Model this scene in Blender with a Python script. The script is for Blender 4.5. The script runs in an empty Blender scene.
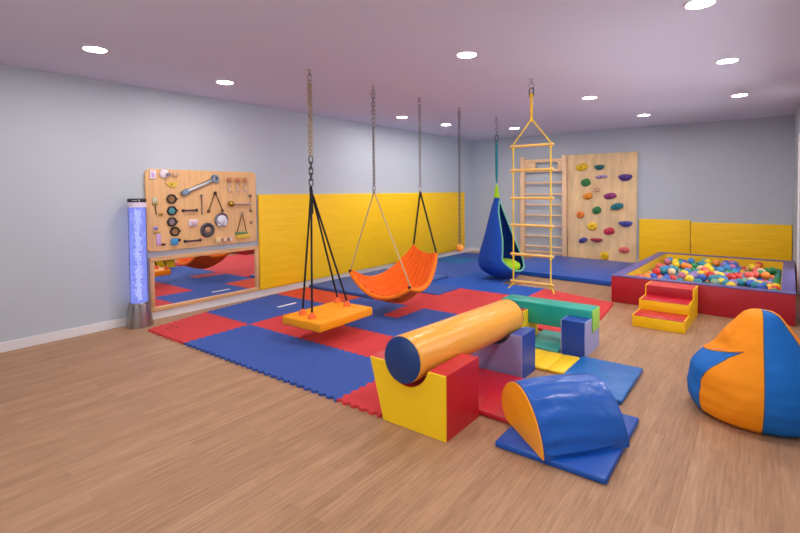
import bpy, bmesh, math, random
from mathutils import Vector, Matrix, noise
C = bpy.context.scene.collection
PI = math.pi
random.seed(7)

# ------------------------------------------------------------------ helpers
def s2l(c):
    return tuple(((v/255)/12.92 if v/255 <= .04045 else ((v/255+.055)/1.055)**2.4) for v in c)

MATS = {}
def mat(name, rgb, rough=.5, metal=0., bump=0., bscale=20., var=0., vscale=4., spec=.5, stretch=(1, 1, 1), coat=0., bdist=.01, detail=4.):
    if name in MATS: return MATS[name]
    m = bpy.data.materials.new(name); m.use_nodes = True
    nt = m.node_tree; b = nt.nodes['Principled BSDF']
    col = s2l(rgb) + (1,)
    b.inputs['Base Color'].default_value = col
    b.inputs['Roughness'].default_value = rough
    b.inputs['Metallic'].default_value = metal
    b.inputs['Specular IOR Level'].default_value = spec
    b.inputs['Coat Weight'].default_value = coat
    if bump or var:
        tc = nt.nodes.new('ShaderNodeTexCoord'); mp = nt.nodes.new('ShaderNodeMapping')
        mp.inputs['Scale'].default_value = stretch
        nt.links.new(tc.outputs['Object'], mp.inputs['Vector'])
        if bump:
            n = nt.nodes.new('ShaderNodeTexNoise'); n.inputs['Scale'].default_value = bscale; n.inputs['Detail'].default_value = detail
            nt.links.new(mp.outputs[0], n.inputs['Vector'])
            bp = nt.nodes.new('ShaderNodeBump'); bp.inputs['Strength'].default_value = bump; bp.inputs['Distance'].default_value = bdist
            nt.links.new(n.outputs[0], bp.inputs['Height']); nt.links.new(bp.outputs[0], b.inputs['Normal'])
        if var:
            n2 = nt.nodes.new('ShaderNodeTexNoise'); n2.inputs['Scale'].default_value = vscale; n2.inputs['Detail'].default_value = 6
            nt.links.new(mp.outputs[0], n2.inputs['Vector'])
            r = nt.nodes.new('ShaderNodeValToRGB')
            r.color_ramp.elements[0].position = .3; r.color_ramp.elements[1].position = .7
            r.color_ramp.elements[0].color = tuple(max(0, c*(1-var)) for c in col[:3]) + (1,)
            r.color_ramp.elements[1].color = tuple(min(1, c*(1+var)) for c in col[:3]) + (1,)
            nt.links.new(n2.outputs[0], r.inputs[0]); nt.links.new(r.outputs[0], b.inputs['Base Color'])
    MATS[name] = m
    return m

def vinyl(name, rgb, rough=.36, wr=.35, sc=5.):
    return mat('vinyl_'+name, rgb, rough, bump=wr, bscale=sc, bdist=.02, spec=.45, detail=2.5)

def fabric(name, rgb, rough=.85, wr=.5, sc=9.):
    return mat('fabric_'+name, rgb, rough, bump=wr, bscale=sc, bdist=.02, spec=.25, detail=3)

def emit(name, rgb, strength):
    m = bpy.data.materials.new(name); m.use_nodes = True
    nt = m.node_tree; nt.nodes.clear()
    o = nt.nodes.new('ShaderNodeOutputMaterial'); e = nt.nodes.new('ShaderNodeEmission')
    e.inputs[0].default_value = s2l(rgb)+(1,); e.inputs[1].default_value = strength
    nt.links.new(e.outputs[0], o.inputs[0])
    return m

XF = {}          # world matrix of each object, kept by hand
def thing(name, label, cat, loc=(0, 0, 0), rotz=0., group=None):
    o = bpy.data.objects.new(name, None); C.objects.link(o)
    o.empty_display_size = .1
    o.location = loc; o.rotation_euler = (0, 0, rotz)
    o['label'] = label; o['category'] = cat
    if group: o['group'] = group
    XF[o.name] = Matrix.Translation(loc) @ Matrix.Rotation(rotz, 4, 'Z')
    return o

def obj(name, bm, m, parent=None, smooth=None, label=None, local=False, origin=None):
    """link a bmesh (built in world coordinates unless local) as one mesh object"""
    me = bpy.data.meshes.new(name)
    M = XF[parent.name] if parent else (Matrix.Translation(origin) if origin else Matrix.Identity(4))
    if not local: bm.transform(M.inverted())
    bmesh.ops.recalc_face_normals(bm, faces=bm.faces[:])
    if smooth is not None:
        for f in bm.faces: f.smooth = True
        for e in bm.edges:
            if len(e.link_faces) == 2 and e.calc_face_angle(0) > smooth: e.smooth = False
    bm.to_mesh(me); bm.free()
    o = bpy.data.objects.new(name, me); C.objects.link(o)
    for mm in (m if isinstance(m, (list, tuple)) else [m]): me.materials.append(mm)
    if parent: o.parent = parent
    elif origin: o.location = origin
    XF[o.name] = M
    if label: o['label'] = label
    return o

def tag(o, label, cat, group=None, kind=None):
    o['label'] = label; o['category'] = cat
    if group: o['group'] = group
    if kind: o['kind'] = kind
    return o

def struct(name, bm, m, parent=None, smooth=None):
    o = obj(name, bm, m, parent, smooth)
    if not parent: o['kind'] = 'structure'
    return o

SM = .6   # auto-smooth angle
def B(): return bmesh.new()

def add_box(bm, lo, hi, bev=0., seg=2, M=None):
    r = bmesh.ops.create_cube(bm, size=1.)
    vs = r['verts']
    for v in vs:
        v.co = Vector([lo[i]+(v.co[i]+.5)*(hi[i]-lo[i]) for i in range(3)])
    if bev:
        es = list({e for v in vs for e in v.link_edges})
        r2 = bmesh.ops.bevel(bm, geom=es, offset=bev, segments=seg, affect='EDGES', profile=.5)
        vs = list({v for f in r2['faces'] for v in f.verts} | {v for v in vs if v.is_valid})
    if M is not None:
        bmesh.ops.transform(bm, matrix=M, verts=vs)
    return vs
def box(lo, hi, bev=0., seg=2, M=None):
    bm = B(); add_box(bm, lo, hi, bev, seg); 
    if M is not None: bm.transform(M)
    return bm

def add_prism(bm, pts, a, b, plane='xz', bev=0., seg=2):
    """closed outline pts in a plane, extruded from a to b along the third axis"""
    def P(p, t):
        return {'xz': (p[0], t, p[1]), 'xy': (p[0], p[1], t), 'yz': (t, p[0], p[1])}[plane]
    v0 = [bm.verts.new(P(p, a)) for p in pts]; v1 = [bm.verts.new(P(p, b)) for p in pts]
    n = len(pts)
    fs = [bm.faces.new(v0), bm.faces.new(v1[::-1])]
    for i in range(n): fs.append(bm.faces.new((v0[i], v1[i], v1[(i+1) % n], v0[(i+1) % n])))
    if bev:
        bmesh.ops.recalc_face_normals(bm, faces=fs)
        es = [e for e in {e for f in fs for e in f.edges} if e.calc_face_angle(0) > .5]
        bmesh.ops.bevel(bm, geom=es, offset=bev, segments=seg, affect='EDGES', profile=.5, clamp_overlap=True)
def prism(pts, a, b, plane='xz', bev=0., seg=2, M=None):
    bm = B(); add_prism(bm, pts, a, b, plane, bev, seg)
    if M is not None: bm.transform(M)
    return bm

def add_tube(bm, path, r, n=8, closed=False, caps=True):
    P = [Vector(p) for p in path]; N = len(P)
    rings = []
    up = None
    for i in range(N):
        if closed: t = (P[(i+1) % N]-P[i-1])
        else: t = P[min(i+1, N-1)]-P[max(i-1, 0)]
        t.normalize()
        if up is None:
            up = Vector((0, 0, 1)) if abs(t.z) < .9 else Vector((1, 0, 0))
        x = (up - t*up.dot(t))
        if x.length < 1e-5: x = Vector((0, 1, 0)) - t*t.y
        x.normalize(); y = t.cross(x); up = x
        rr = r[i] if isinstance(r, (list, tuple)) else r
        rings.append([bm.verts.new(P[i]+x*math.cos(2*PI*k/n)*rr+y*math.sin(2*PI*k/n)*rr) for k in range(n)])
    for i in range(N if closed else N-1):
        a, b = rings[i], rings[(i+1) % N]
        for k in range(n): bm.faces.new((a[k], a[(k+1) % n], b[(k+1) % n], b[k]))
    if not closed and caps:
        bm.faces.new(rings[0][::-1]); bm.faces.new(rings[-1])
def tube(path, r, n=8, closed=False):
    bm = B(); add_tube(bm, path, r, n, closed); return bm

def add_lathe(bm, prof, c=(0, 0, 0), n=32, M=None, loop=False):
    """profile [(r,z)] turned about a vertical axis through c"""
    new = []
    rings = []
    for (r, z) in prof:
        if r < 1e-6:
            v = bm.verts.new((0, 0, z)); rings.append([v]); new.append(v)
        else:
            ring = [bm.verts.new((r*math.cos(2*PI*k/n), r*math.sin(2*PI*k/n), z)) for k in range(n)]
            rings.append(ring); new += ring
    for a, b in zip(rings, rings[1:]+([rings[0]] if loop else [])):
        for k in range(n):
            if len(a) == 1 and len(b) == 1: continue
            if len(a) == 1: bm.faces.new((a[0], b[(k+1) % n], b[k]))
            elif len(b) == 1: bm.faces.new((a[k], a[(k+1) % n], b[0]))
            else: bm.faces.new((a[k], a[(k+1) % n], b[(k+1) % n], b[k]))
    if not loop and len(rings[0]) > 1: bm.faces.new(rings[0][::-1])
    if not loop and len(rings[-1]) > 1: bm.faces.new(rings[-1])
    T = Matrix.Translation(c) @ (M if M is not None else Matrix.Identity(4))
    for v in new: v.co = T @ v.co
def lathe(prof, c=(0, 0, 0), n=32, M=None, loop=False):
    bm = B(); add_lathe(bm, prof, c, n, M, loop); return bm

def add_ball(bm, c, r, u=16, v=10):
    res = bmesh.ops.create_uvsphere(bm, u_segments=u, v_segments=v, radius=1.)
    rr = r if isinstance(r, (list, tuple)) else (r, r, r)
    for w in res['verts']: w.co = Vector((w.co.x*rr[0]+c[0], w.co.y*rr[1]+c[1], w.co.z*rr[2]+c[2]))
    return res['verts']
def ball(c, r, u=16, v=10):
    bm = B(); add_ball(bm, c, r, u, v); return bm

def add_link(bm, c, l, w, r, ang, n=5):
    """one stadium-shaped chain link standing upright at c"""
    pts = []
    h = l/2-w/2
    for k in range(7):
        a = PI*k/6; pts.append((w/2*math.cos(a), h+w/2*math.sin(a)))
    for k in range(7):
        a = PI+PI*k/6; pts.append((w/2*math.cos(a), -h+w/2*math.sin(a)))
    ca, sa = math.cos(ang), math.sin(ang)
    add_tube(bm, [(c[0]+p*ca, c[1]+p*sa, c[2]+q) for p, q in pts], r, n, closed=True)
def chain(x, y, z0, z1, l=.05, w=.026, r=.0045):
    bm = B(); p = l-3.4*r; n = max(1, int(round((z0-z1-l)/p))+1); p = (z0-z1-l)/max(1, n-1) if n > 1 else p
    for i in range(n): add_link(bm, (x, y, z0-l/2-i*p), l, w, r, .5+(i % 2)*PI/2)
    return bm

def copy_tree(o, parent=None):
    c = o.copy(); C.objects.link(c)
    if parent: c.parent = parent
    for ch in list(o.children): copy_tree(ch, c)
    return c

# ------------------------------------------------------------------ room
D, W, H = 10.738, 6.648, 2.914
Y0 = -1.7

def floor_mat():
    m = bpy.data.materials.new('oak_plank_vinyl'); m.use_nodes = True
    nt = m.node_tree; b = nt.nodes['Principled BSDF']; L = nt.links.new
    tc = nt.nodes.new('ShaderNodeTexCoord')
    sp = nt.nodes.new('ShaderNodeSeparateXYZ'); L(tc.outputs['Object'], sp.inputs[0])
    cb = nt.nodes.new('ShaderNodeCombineXYZ'); L(sp.outputs['Y'], cb.inputs['X']); L(sp.outputs['X'], cb.inputs['Y'])
    br = nt.nodes.new('ShaderNodeTexBrick')
    br.offset = .37; br.inputs['Scale'].default_value = 1.; br.inputs['Brick Width'].default_value = .92; br.inputs['Row Height'].default_value = .085
    br.inputs['Mortar Size'].default_value = .0006; br.inputs['Bias'].default_value = 0.
    br.inputs['Color1'].default_value = s2l((186, 146, 112))+(1,); br.inputs['Color2'].default_value = s2l((171, 131, 99))+(1,)
    br.inputs['Mortar'].default_value = s2l((146, 114, 88))+(1,)
    L(cb.outputs[0], br.inputs['Vector'])
    mp = nt.nodes.new('ShaderNodeMapping'); mp.inputs['Scale'].default_value = (1.6, 26, 1); L(cb.outputs[0], mp.inputs[0])
    n = nt.nodes.new('ShaderNodeTexNoise'); n.inputs['Scale'].default_value = 2.2; n.inputs['Detail'].default_value = 6; n.inputs['Roughness'].default_value = .65
    L(mp.outputs[0], n.inputs['Vector'])
    r = nt.nodes.new('ShaderNodeValToRGB'); r.color_ramp.elements[0].position = .3; r.color_ramp.elements[1].position = .72
    r.color_ramp.elements[0].color = (.62, .58, .54, 1); r.color_ramp.elements[1].color = (1.14, 1.13, 1.12, 1)
    L(n.outputs[0], r.inputs[0])
    mx = nt.nodes.new('ShaderNodeMix'); mx.data_type = 'RGBA'; mx.blend_type = 'MULTIPLY'; mx.inputs[0].default_value = .85
    L(br.outputs[0], mx.inputs[6]); L(r.outputs[0], mx.inputs[7]); L(mx.outputs[2], b.inputs['Base Color'])
    b.inputs['Roughness'].default_value = .5; b.inputs['Specular IOR Level'].default_value = .35
    return m

WALLC = mat('painted_wall', (188, 196, 205), .9, bump=.06, bscale=60, bdist=.004, var=.015, vscale=1.2, spec=.2)
CEILC = mat('painted_ceiling', (216, 217, 236), .95, bump=.05, bscale=50, bdist=.004, spec=.1)
WHITE = mat('white_trim', (228, 226, 228), .45)
def acrylic(name, tint):
    m = bpy.data.materials.new(name); m.use_nodes = True; nt = m.node_tree; nt.nodes.clear()
    o = nt.nodes.new('ShaderNodeOutputMaterial'); gl = nt.nodes.new('ShaderNodeBsdfGlossy'); tr = nt.nodes.new('ShaderNodeBsdfTransparent'); mx = nt.nodes.new('ShaderNodeMixShader'); fr = nt.nodes.new('ShaderNodeFresnel')
    gl.inputs['Roughness'].default_value = .05; tr.inputs[0].default_value = tint; fr.inputs[0].default_value = 1.3
    nt.links.new(fr.outputs[0], mx.inputs[0]); nt.links.new(tr.outputs[0], mx.inputs[1]); nt.links.new(gl.outputs[0], mx.inputs[2]); nt.links.new(mx.outputs[0], o.inputs[0])
    return m
PANE = acrylic('window_glass', (.97, .98, .98, 1))

struct('floor', box((-.15, Y0, -.1), (W+.15, D+.15, 0)), floor_mat())
struct('ceiling', box((-.15, Y0, H), (W+.15, D+.15, H+.1)), CEILC)
struct('wall_left', box((-.15, Y0, 0), (0, D, H)), WALLC)
struct('wall_back', box((-.15, D, 0), (W+.15, D+.15, H)), WALLC)
bm = B()   # right-hand wall with an added, unseen long window and added door glazing, for daylight
add_box(bm, (W, Y0, 0), (W+.15, 7.69, 1.05)); add_box(bm, (W, Y0, 2.55), (W+.15, D, H)); add_box(bm, (W, Y0, 1.05), (W+.15, 3.4, 2.55)); add_box(bm, (W, 7.3, 1.05), (W+.15, 7.69, 2.55))
add_box(bm, (W, 9.0, 0), (W+.15, D, 2.55)); add_box(bm, (W, 7.69, 2.33), (W+.15, 9.0, 2.55))
struct('wall_right', bm, WALLC)
bm = B()
for y in (3.4, 4.7, 5.95, 7.25): add_box(bm, (W+.04, y, 1.1), (W+.1, y+.05, 2.5))
add_box(bm, (W+.04, 3.4, 1.05), (W+.1, 7.3, 1.1)); add_box(bm, (W+.04, 3.4, 2.5), (W+.1, 7.3, 2.55))
wn = struct('added_window_1', bm, WHITE)  # unseen window, added to bring daylight in from the right
obj('pane', box((W+.067, 3.45, 1.1), (W+.073, 7.25, 2.5)), PANE, wn)
bm = B()   # wall behind the camera with a window added to let in more daylight
add_box(bm, (-.15, Y0-.15, 0), (W+.15, Y0, 1.0)); add_box(bm, (-.15, Y0-.15, 2.4), (W+.15, Y0, H))
add_box(bm, (-.15, Y0-.15, 1.0), (2.2, Y0, 2.4)); add_box(bm, (5.6, Y0-.15, 1.0), (W+.15, Y0, 2.4))
struct('wall_front', bm, WALLC)
bm = B()
for x in (2.2, 3.88, 5.55): add_box(bm, (x, Y0-.1, 1.05), (x+.05, Y0-.04, 2.35))
add_box(bm, (2.2, Y0-.1, 1.0), (5.6, Y0-.04, 1.05)); add_box(bm, (2.2, Y0-.1, 2.35), (5.6, Y0-.04, 2.4))
wn = struct('added_window_2', bm, WHITE)  # unseen window, added to light the faces towards the camera
obj('pane', box((2.25, Y0-.075, 1.05), (5.55, Y0-.069, 2.35)), PANE, wn)
struct('baseboard_left', box((0, Y0, 0), (.016, D, .1), .003), WHITE)
struct('baseboard_back', box((.016, D-.016, 0), (W, D, .09), .003), WHITE)
struct('baseboard_right', box((W-.016, 9.08, 0), (W, D-.016, .09), .003), WHITE)
# white door in the right-hand wall, frame seen edge-on, glazing added for daylight
bm = B()
add_box(bm, (W-.02, 8.99, 0), (W, 9.07, 2.41), .004); add_box(bm, (W-.02, 7.61, 0), (W, 7.70, 2.41), .004); add_box(bm, (W-.02, 7.70, 2.32), (W, 8.99, 2.41), .004)
struct('trim_1', bm, WHITE)
bm = B()
add_box(bm, (W+.03, 7.70, .01), (W+.08, 7.80, 2.32)); add_box(bm, (W+.03, 8.89, .01), (W+.08, 8.99, 2.32)); add_box(bm, (W+.03, 7.80, .01), (W+.08, 8.89, .2)); add_box(bm, (W+.03, 7.80, 2.2), (W+.08, 8.89, 2.32))
d = struct('door_1', bm, WHITE)
obj('pane', box((W+.052, 7.80, .2), (W+.058, 8.89, 2.2)), PANE, d)
obj('door_handle', tube([(W+.03, 7.75, 1.0), (W-.01, 7.75, 1.0), (W-.01, 7.88, 1.0)], .009), mat('brushed_steel', (190, 190, 195), .3, 1.), d)

# ------------------------------------------------------------------ ceiling lights
GLOW = emit('led_diffuser', (255, 247, 242), 108.)
LIGHTS = [(1.285, 1.704, 'white round downlight nearest the left edge of the ceiling'),
          (1.026, 3.134, 'white round downlight on the ceiling above the busy board'),
          (3.88, 3.93, 'white round downlight in the middle of the ceiling, ahead of the rope ladder hook'),
          (1.03, 6.512, 'white round downlight between the hammock chain and the ball chain on the left, nearer one'),
          (1.125, 7.795, 'small white downlight just left of the hanging ball chain near the far left corner'),
          (1.95, 9.178, 'small white downlight between the pod swing strap and the rope ladder'),
          (4.195, 6.826, 'white round downlight on the ceiling in front of the climbing board'),
          (4.494, 9.036, 'small white downlight nearest the back wall, right of the climbing board'),
          (5.824, 3.866, 'white round downlight at the top right, nearest the camera'),
          (5.893, 5.759, 'white round downlight on the right, second from the camera'),
          (5.923, 7.976, 'small white downlight on the right, farthest from the camera above the ball pit')]
def downlight(x, y, label):
    t = thing('ceiling_light', label, 'light', (x, y, H), 0, 'recessed ceiling downlights')
    obj('trim_ring', lathe([(.088, -.0), (.1, 0), (.1, -.004), (.094, -.009), (.088, -.007)], (x, y, H), 32, None, True), WHITE, t, SM)
    obj('diffuser', lathe([(0, -.005), (.086, -.005), (.086, -.001), (0, -.001)], (x, y, H), 32), GLOW, t, label='glowing white diffuser')
for a in LIGHTS: downlight(*a)
for x, y, w in ((3.6, 1.3, 'above the open floor, in the middle'), (5.8, 1.6, 'above the camera on the right'), (5.8, -.5, 'behind the camera on the right')):
    downlight(x, y, 'white round downlight '+w)

# ------------------------------------------------------------------ foam puzzle mat floor
EVA_B = mat('foam_blue', (60, 89, 166), .85, bump=.5, bscale=160, bdist=.003, var=.05, vscale=5, spec=.25)
EVA_T = mat('foam_teal_blue', (34, 104, 168), .85, bump=.5, bscale=160, bdist=.003, var=.05, vscale=5, spec=.25)
EVA_D = mat('foam_deep_blue', (36, 86, 176), .85, bump=.5, bscale=160, bdist=.003, var=.05, vscale=5, spec=.25)
EVA_R = mat('foam_red', (208, 64, 66), .85, bump=.5, bscale=160, bdist=.003, var=.05, vscale=5, spec=.25)
EVA_O = mat('foam_orange_red', (212, 76, 42), .85, bump=.5, bscale=160, bdist=.003, var=.05, vscale=5, spec=.25)
EV = {'b': (EVA_B, 'blue'), 't': (EVA_T, 'teal blue'), 'd': (EVA_D, 'deep blue'), 'r': (EVA_R, 'red'), 'o': (EVA_O, 'orange red')}
TH = .022
def g(t, per=.088, A=.0115):
    return A*max(-1, min(1, 2.6*math.sin(2*PI*t/per)))
GAP = .0009
def edge(p, q, side):
    """toothed edge; the teeth depend only on the position, so neighbours interlock with a hair of clearance"""
    alongx = abs(q[0]-p[0]) > abs(q[1]-p[1]); ax = 0 if alongx else 1
    a, b = (p, q) if p[ax] < q[ax] else (q, p)
    st = .088/12; k0 = math.ceil(a[ax]/st+.2); k1 = math.floor(b[ax]/st-.2)
    ts = [a[ax]]+[k*st for k in range(k0, k1+1)]+[b[ax]]
    out = []
    for t in ts:
        f = (t-a[ax])/(b[ax]-a[ax])
        if alongx: out.append((t, a[1]+(b[1]-a[1])*f+g(t)+side*GAP))
        else: out.append((a[0]+(b[0]-a[0])*f+g(t)*min(1, min(t-a[1], b[1]-t)/.03)+side*GAP, t))
    return out if p[ax] < q[ax] else out[::-1]
def tile(c, z, th, label):
    pts = []
    lo, ri, up, le = edge(c[0], c[1], 1), edge(c[1], c[2], -1), edge(c[2], c[3], -1), edge(c[3], c[0], 1)
    q0 = (le[-1][0], lo[0][1]); q1 = (ri[0][0], lo[-1][1]); q2 = (ri[-1][0], up[0][1]); q3 = (le[0][0], up[-1][1])
    inn = lambda e: [v for v in e[1:-1]]
    pts = [q0]+inn(lo)+[q1]+[v for v in inn(ri) if q1[1]+.004 < v[1] < q2[1]-.004]+[q2]+inn(up)+[q3]+[v for v in inn(le) if q0[1]+.004 < v[1] < q3[1]-.004]
    cx = sum(p[0] for p in c)/4; cy = sum(p[1] for p in c)/4
    m, nm = EV[label[0]]
    o = obj('puzzle_mat', prism(pts, z, z+th, 'xy'), m, origin=(cx, cy, z))
    return tag(o, nm+' foam '+label[1], 'mat', 'interlocking foam puzzle mats')
ORD = ['first', 'second', 'third', 'fourth', 'fifth', 'sixth']
ROWS = [  # y0, y1, x boundaries at y0, at y1, colours, description of the row
 (2.45, 3.25, [.46, 1.30, 2.06, 2.83, 3.60, 4.03], [.27, 1.26, 2.04, 2.83, 3.60, 4.03], 'rbbbr', 'front row at the wood floor'),
 (3.25, 3.87, [.27, 1.26, 2.20, 3.10, 4.03], [.20, 1.24, 2.22, 3.10, 4.03], 'brrr', 'row under the platform swing'),
 (3.87, 4.47, [.20, 1.24, 2.24, 3.10, 4.03], [.12, 1.35, 2.30, 3.10, 4.03], 'bbbb', 'third row from the front'),
 (4.47, 5.05, [.12, 1.35, 2.30, 2.54, 3.20, 3.90], [.10, 1.38, 2.25, 2.54, 3.20, 3.90], 'obrbb', 'row below the hammock cords'),
 (5.05, 5.80, [1.62, 2.25, 3.22], [1.62, 2.25, 3.22], 'rr', 'row below the hammock straps'),
 (5.80, 6.43, [1.62, 2.25, 3.22], [1.62, 2.27, 3.22], 'br', 'row just beyond the hammock'),
 (6.43, 7.16, [1.62, 2.30, 3.40], [1.62, 2.36, 3.40], 'dd', 'row in front of the pod swing'),
 (7.16, 7.85, [.10, .95, 1.75, 2.58], [.10, .95, 1.75, 2.58], 'bbd', 'row under the pod swing'),
 (7.85, 8.60, [.08, .95, 1.75], [.08, .95, 1.75], 'bb', 'row behind the pod swing'),
 (8.60, 9.45, [.08, .95, 1.75], [.08, .95, 1.75], 'tb', 'second row from the far corner'),
 (9.45, 10.25, [.08, .95, 1.75], [.08, .95, 1.6], 'bt', 'last row in the far left corner'),
]
for (y0, y1, xa, xb, cols, rn) in ROWS:
    for i, c in enumerate(cols):
        q = [(xa[i], y0), (xa[i+1], y0), (xb[i+1], y1), (xb[i], y1)]
        th = TH+(.012 if (rn.startswith('row just') and c == 'b') else 0)
        pos = ('leftmost' if i == 0 else 'rightmost' if i == len(cols)-1 else ORD[i]+' from the left')
        o = tile(q, 0, th, (c, 'puzzle tile, '+pos+' in the '+rn))
        if y0 == 2.45 and i == 0:
            for (hx, hy) in ((.62, 2.60), (.57, 2.67), (.66, 2.68)):
                obj('vent_hole', lathe([(0, 0), (.018, 0), (.018, .001), (0, .001)], (hx, hy, TH), 10), mat('dark_rubber', (40, 25, 30), .8), o, label='small dark hole')
# big red tiles at the wood floor beyond the green beam
for q, c, s in ([[(3.22, 5.05), (3.95, 5.05), (3.95, 5.80), (3.22, 5.80)], 'r', 'tile behind the left end of the green beam'],
                [[(3.95, 5.05), (4.66, 5.05), (4.61, 5.80), (3.95, 5.80)], 'r', 'tile behind the right end of the green beam'],
                [[(3.22, 5.80), (3.95, 5.80), (3.95, 6.43), (3.22, 6.43)], 'r', 'tile beneath the hanging rope ladder'],
                [[(3.95, 5.80), (4.61, 5.80), (4.57, 6.43), (3.95, 6.43)], 'r', 'tile at the wood floor facing the foam steps'],
                [[(3.95, 6.43), (4.57, 6.43), (4.53, 6.80), (3.95, 6.98)], 'r', 'tile with a free corner pointing at the ball pit'],
                [[(3.40, 6.43), (3.95, 6.43), (3.95, 6.98), (3.40, 7.16)], 'r', 'tile at the wood floor beyond the rope ladder']):
    tile(q, 0, TH, (c, 'puzzle '+s))
tile([(1.75, 7.85), (2.56, 7.85), (2.53, 8.13), (1.75, 8.19)], 0, TH, ('b', 'puzzle tile cut short by the blue folding mat behind the pod swing'))
o = obj('paper_slip', box((.825, 3.96, TH), (.88, 4.27, TH+.0012), M=None), mat('paper', (235, 235, 235), .7), origin=(.85, 4.1, TH))
tag(o, 'narrow white paper slip lying on the blue mat behind the platform swing', 'paper')

# ------------------------------------------------------------------ padded mats on the floor
V_BLUE = vinyl('royal_blue', (12, 82, 178), .34); V_NAVY = vinyl('navy', (20, 66, 156), .4)
V_RED = vinyl('red', (196, 28, 46), .34); V_YEL = vinyl('yellow', (250, 206, 24), .38)
V_WALLY = mat('vinyl_wall_yellow', (255, 203, 8), .5, bump=.6, bscale=3.2, bdist=.02, spec=.4, detail=2.5, stretch=(1, .6, 3))
V_TEAL = vinyl('teal', (22, 160, 142), .36); V_LAV = vinyl('lavender', (150, 155, 205), .42); V_GRN = vinyl('light_green', (150, 208, 90), .4)
V_ORG = vinyl('orange', (250, 165, 24), .38); V_LBLUE = vinyl('mid_blue', (32, 108, 184), .36, .6, 9)
V_MATRED = vinyl('pit_red', (178, 28, 44), .42); V_PURP = vinyl('violet', (98, 90, 152), .42); V_DARKB = vinyl('dark_blue', (14, 58, 118), .4)

def floor_pad(name, x0, y0, x1, y1, th, m, label, z=0., rot=0., cat='mat', group=None, seams=()):
    c = ((x0+x1)/2, (y0+y1)/2, z)
    if not seams:
        o = obj(name, box((x0-c[0], y0-c[1], 0), (x1-c[0], y1-c[1], th), min(.012, th*.35), 3), m, smooth=SM, local=True)
        o.location = c; o.rotation_euler = (0, 0, rot); tag(o, label, cat, group); XF[o.name] = Matrix.Translation(c)@Matrix.Rotation(rot, 4, 'Z')
        return o
    t = thing(name, label, cat, c, rot, group)
    xs = [x0-c[0]]+[s-c[0] for s in seams]+[x1-c[0]]
    for a, b in zip(xs, xs[1:]):
        obj('panel', box((a+.001, y0-c[1], 0), (b-.001, y1-c[1], th), .014, 3), m, t, SM, local=True)
    return t
# long blue mat by the yellow wall pads
t = thing('gym_mat', 'thick blue gym mat lying along the yellow wall pads behind the hammock', 'mat', (.82, 6.1, 0))
obj('panel', box((.12, 5.12, 0), (1.58, 6.1, .055), .014, 3, ), mat('vinyl_gym_blue', (50, 92, 172), .5, bump=.3, bscale=6, bdist=.02), t, SM)
obj('panel', box((.12, 6.104, 0), (1.58, 7.1, .055), .014, 3), MATS['vinyl_gym_blue'], t, SM)
floor_pad('gym_mat', 1.95, 8.13, 4.30, 10.45, .085, V_BLUE, 'long thick blue folding mat at the foot of the climbing board and wall bars', rot=-.09, seams=(3.05,))
floor_pad('floor_mat', 4.04, 2.885, 4.93, 3.60, .04, V_RED, 'red padded floor mat between the yellow saddle block and the lavender block')
floor_pad('floor_mat', 4.2, 3.925, 4.835, 4.38, .03, V_YEL, 'yellow padded floor mat beside the blue and lavender blocks', seams=(4.52, 4.68))
floor_pad('floor_mat', 4.84, 3.62, 5.37, 4.40, .04, V_LBLUE, 'blue padded floor mat on the wood behind the half barrel')
floor_pad('floor_mat', 4.22, 4.43, 4.6, 5.03, .03, vinyl('soft_teal', (70, 170, 160), .42), 'teal padded floor mat on the floor under the green beam')
floor_pad('floor_mat', 4.86, 2.58, 5.53, 3.42, .04, V_BLUE, 'blue padded floor mat underneath the half barrel', rot=0)

# ------------------------------------------------------------------ soft play blocks
def saddle_profile(x0, x1, top, cx, r, drop, lean=0.):
    """block outline in x-z with a rounded saddle cut; drop = centre height above the top"""
    a0 = math.acos(min(1, drop/r)) if drop < r else 0
    pts = [(x0, 0.0), (x1, 0.0), (x1, top)]
    n = 18
    for k in range(n+1):
        a = -PI/2+a0-2*a0*k/n
        pts.append((cx+r*math.cos(a), top+drop+r*math.sin(a)))
    pts.append((x0-lean, top))
    return pts
def saddle_block(label, y0, y1, prof, mbody, mend, bev=.008):
    xs = [p[0] for p in prof]
    t = thing('saddle_block', label, 'block', ((min(xs)+max(xs))/2, (y0+y1)/2, 0))
    e = .012
    obj('body', prism(prof, y0+e, y1-e, 'xz', 0), mbody, t, .5)
    for a, b in ((y0, y0+e), (y1-e, y1)):
        obj('end_panel', prism(prof, a, b, 'xz', .003, 1), mend if a == y0 else mbody, t, .5)
    return t
RR, RX, RZ = .158, 4.30, .475
saddle_block('yellow faced saddle block with red top and sides carrying the near end of the roller', 2.44, 2.87,
             saddle_profile(4.065, 4.59, .425, 4.27, .185, .045, .12), V_RED, V_YEL)
t = saddle_block('lavender faced saddle block with blue sides carrying the far end of the roller', 3.62, 3.91,
             saddle_profile(4.05, 4.58, .375, 4.305, .185, .07, .0), V_NAVY, V_LAV)
# roller
t = thing('roller', 'long orange soft roller with a dark blue end lying across two saddle blocks', 'roller', (RX, 3.2, RZ-RR))
RA, RB = Vector((4.265, 2.40, .475)), Vector((4.31, 3.93, .438))
ax = (RB-RA).normalized(); Mr = Vector((0, 0, 1)).rotation_difference(ax).to_matrix().to_4x4(); Lr = (RB-RA).length
obj('cover', lathe([(RR-.004, .012), (RR, .02), (RR, Lr-.02), (RR-.004, Lr-.012)], RA, 40, Mr), vinyl('roller_orange', (250, 172, 62), .3, .4, 7), t, SM)
for z0, z1 in ((0, .012), (Lr-.012, Lr)):
    obj('end_disc', lathe([(0, z0), (RR-.012, z0), (RR-.002, (z0+z1)/2), (RR-.012, z1), (0, z1)], RA, 40, Mr), V_DARKB, t, SM, label='dark blue end disc')
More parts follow.
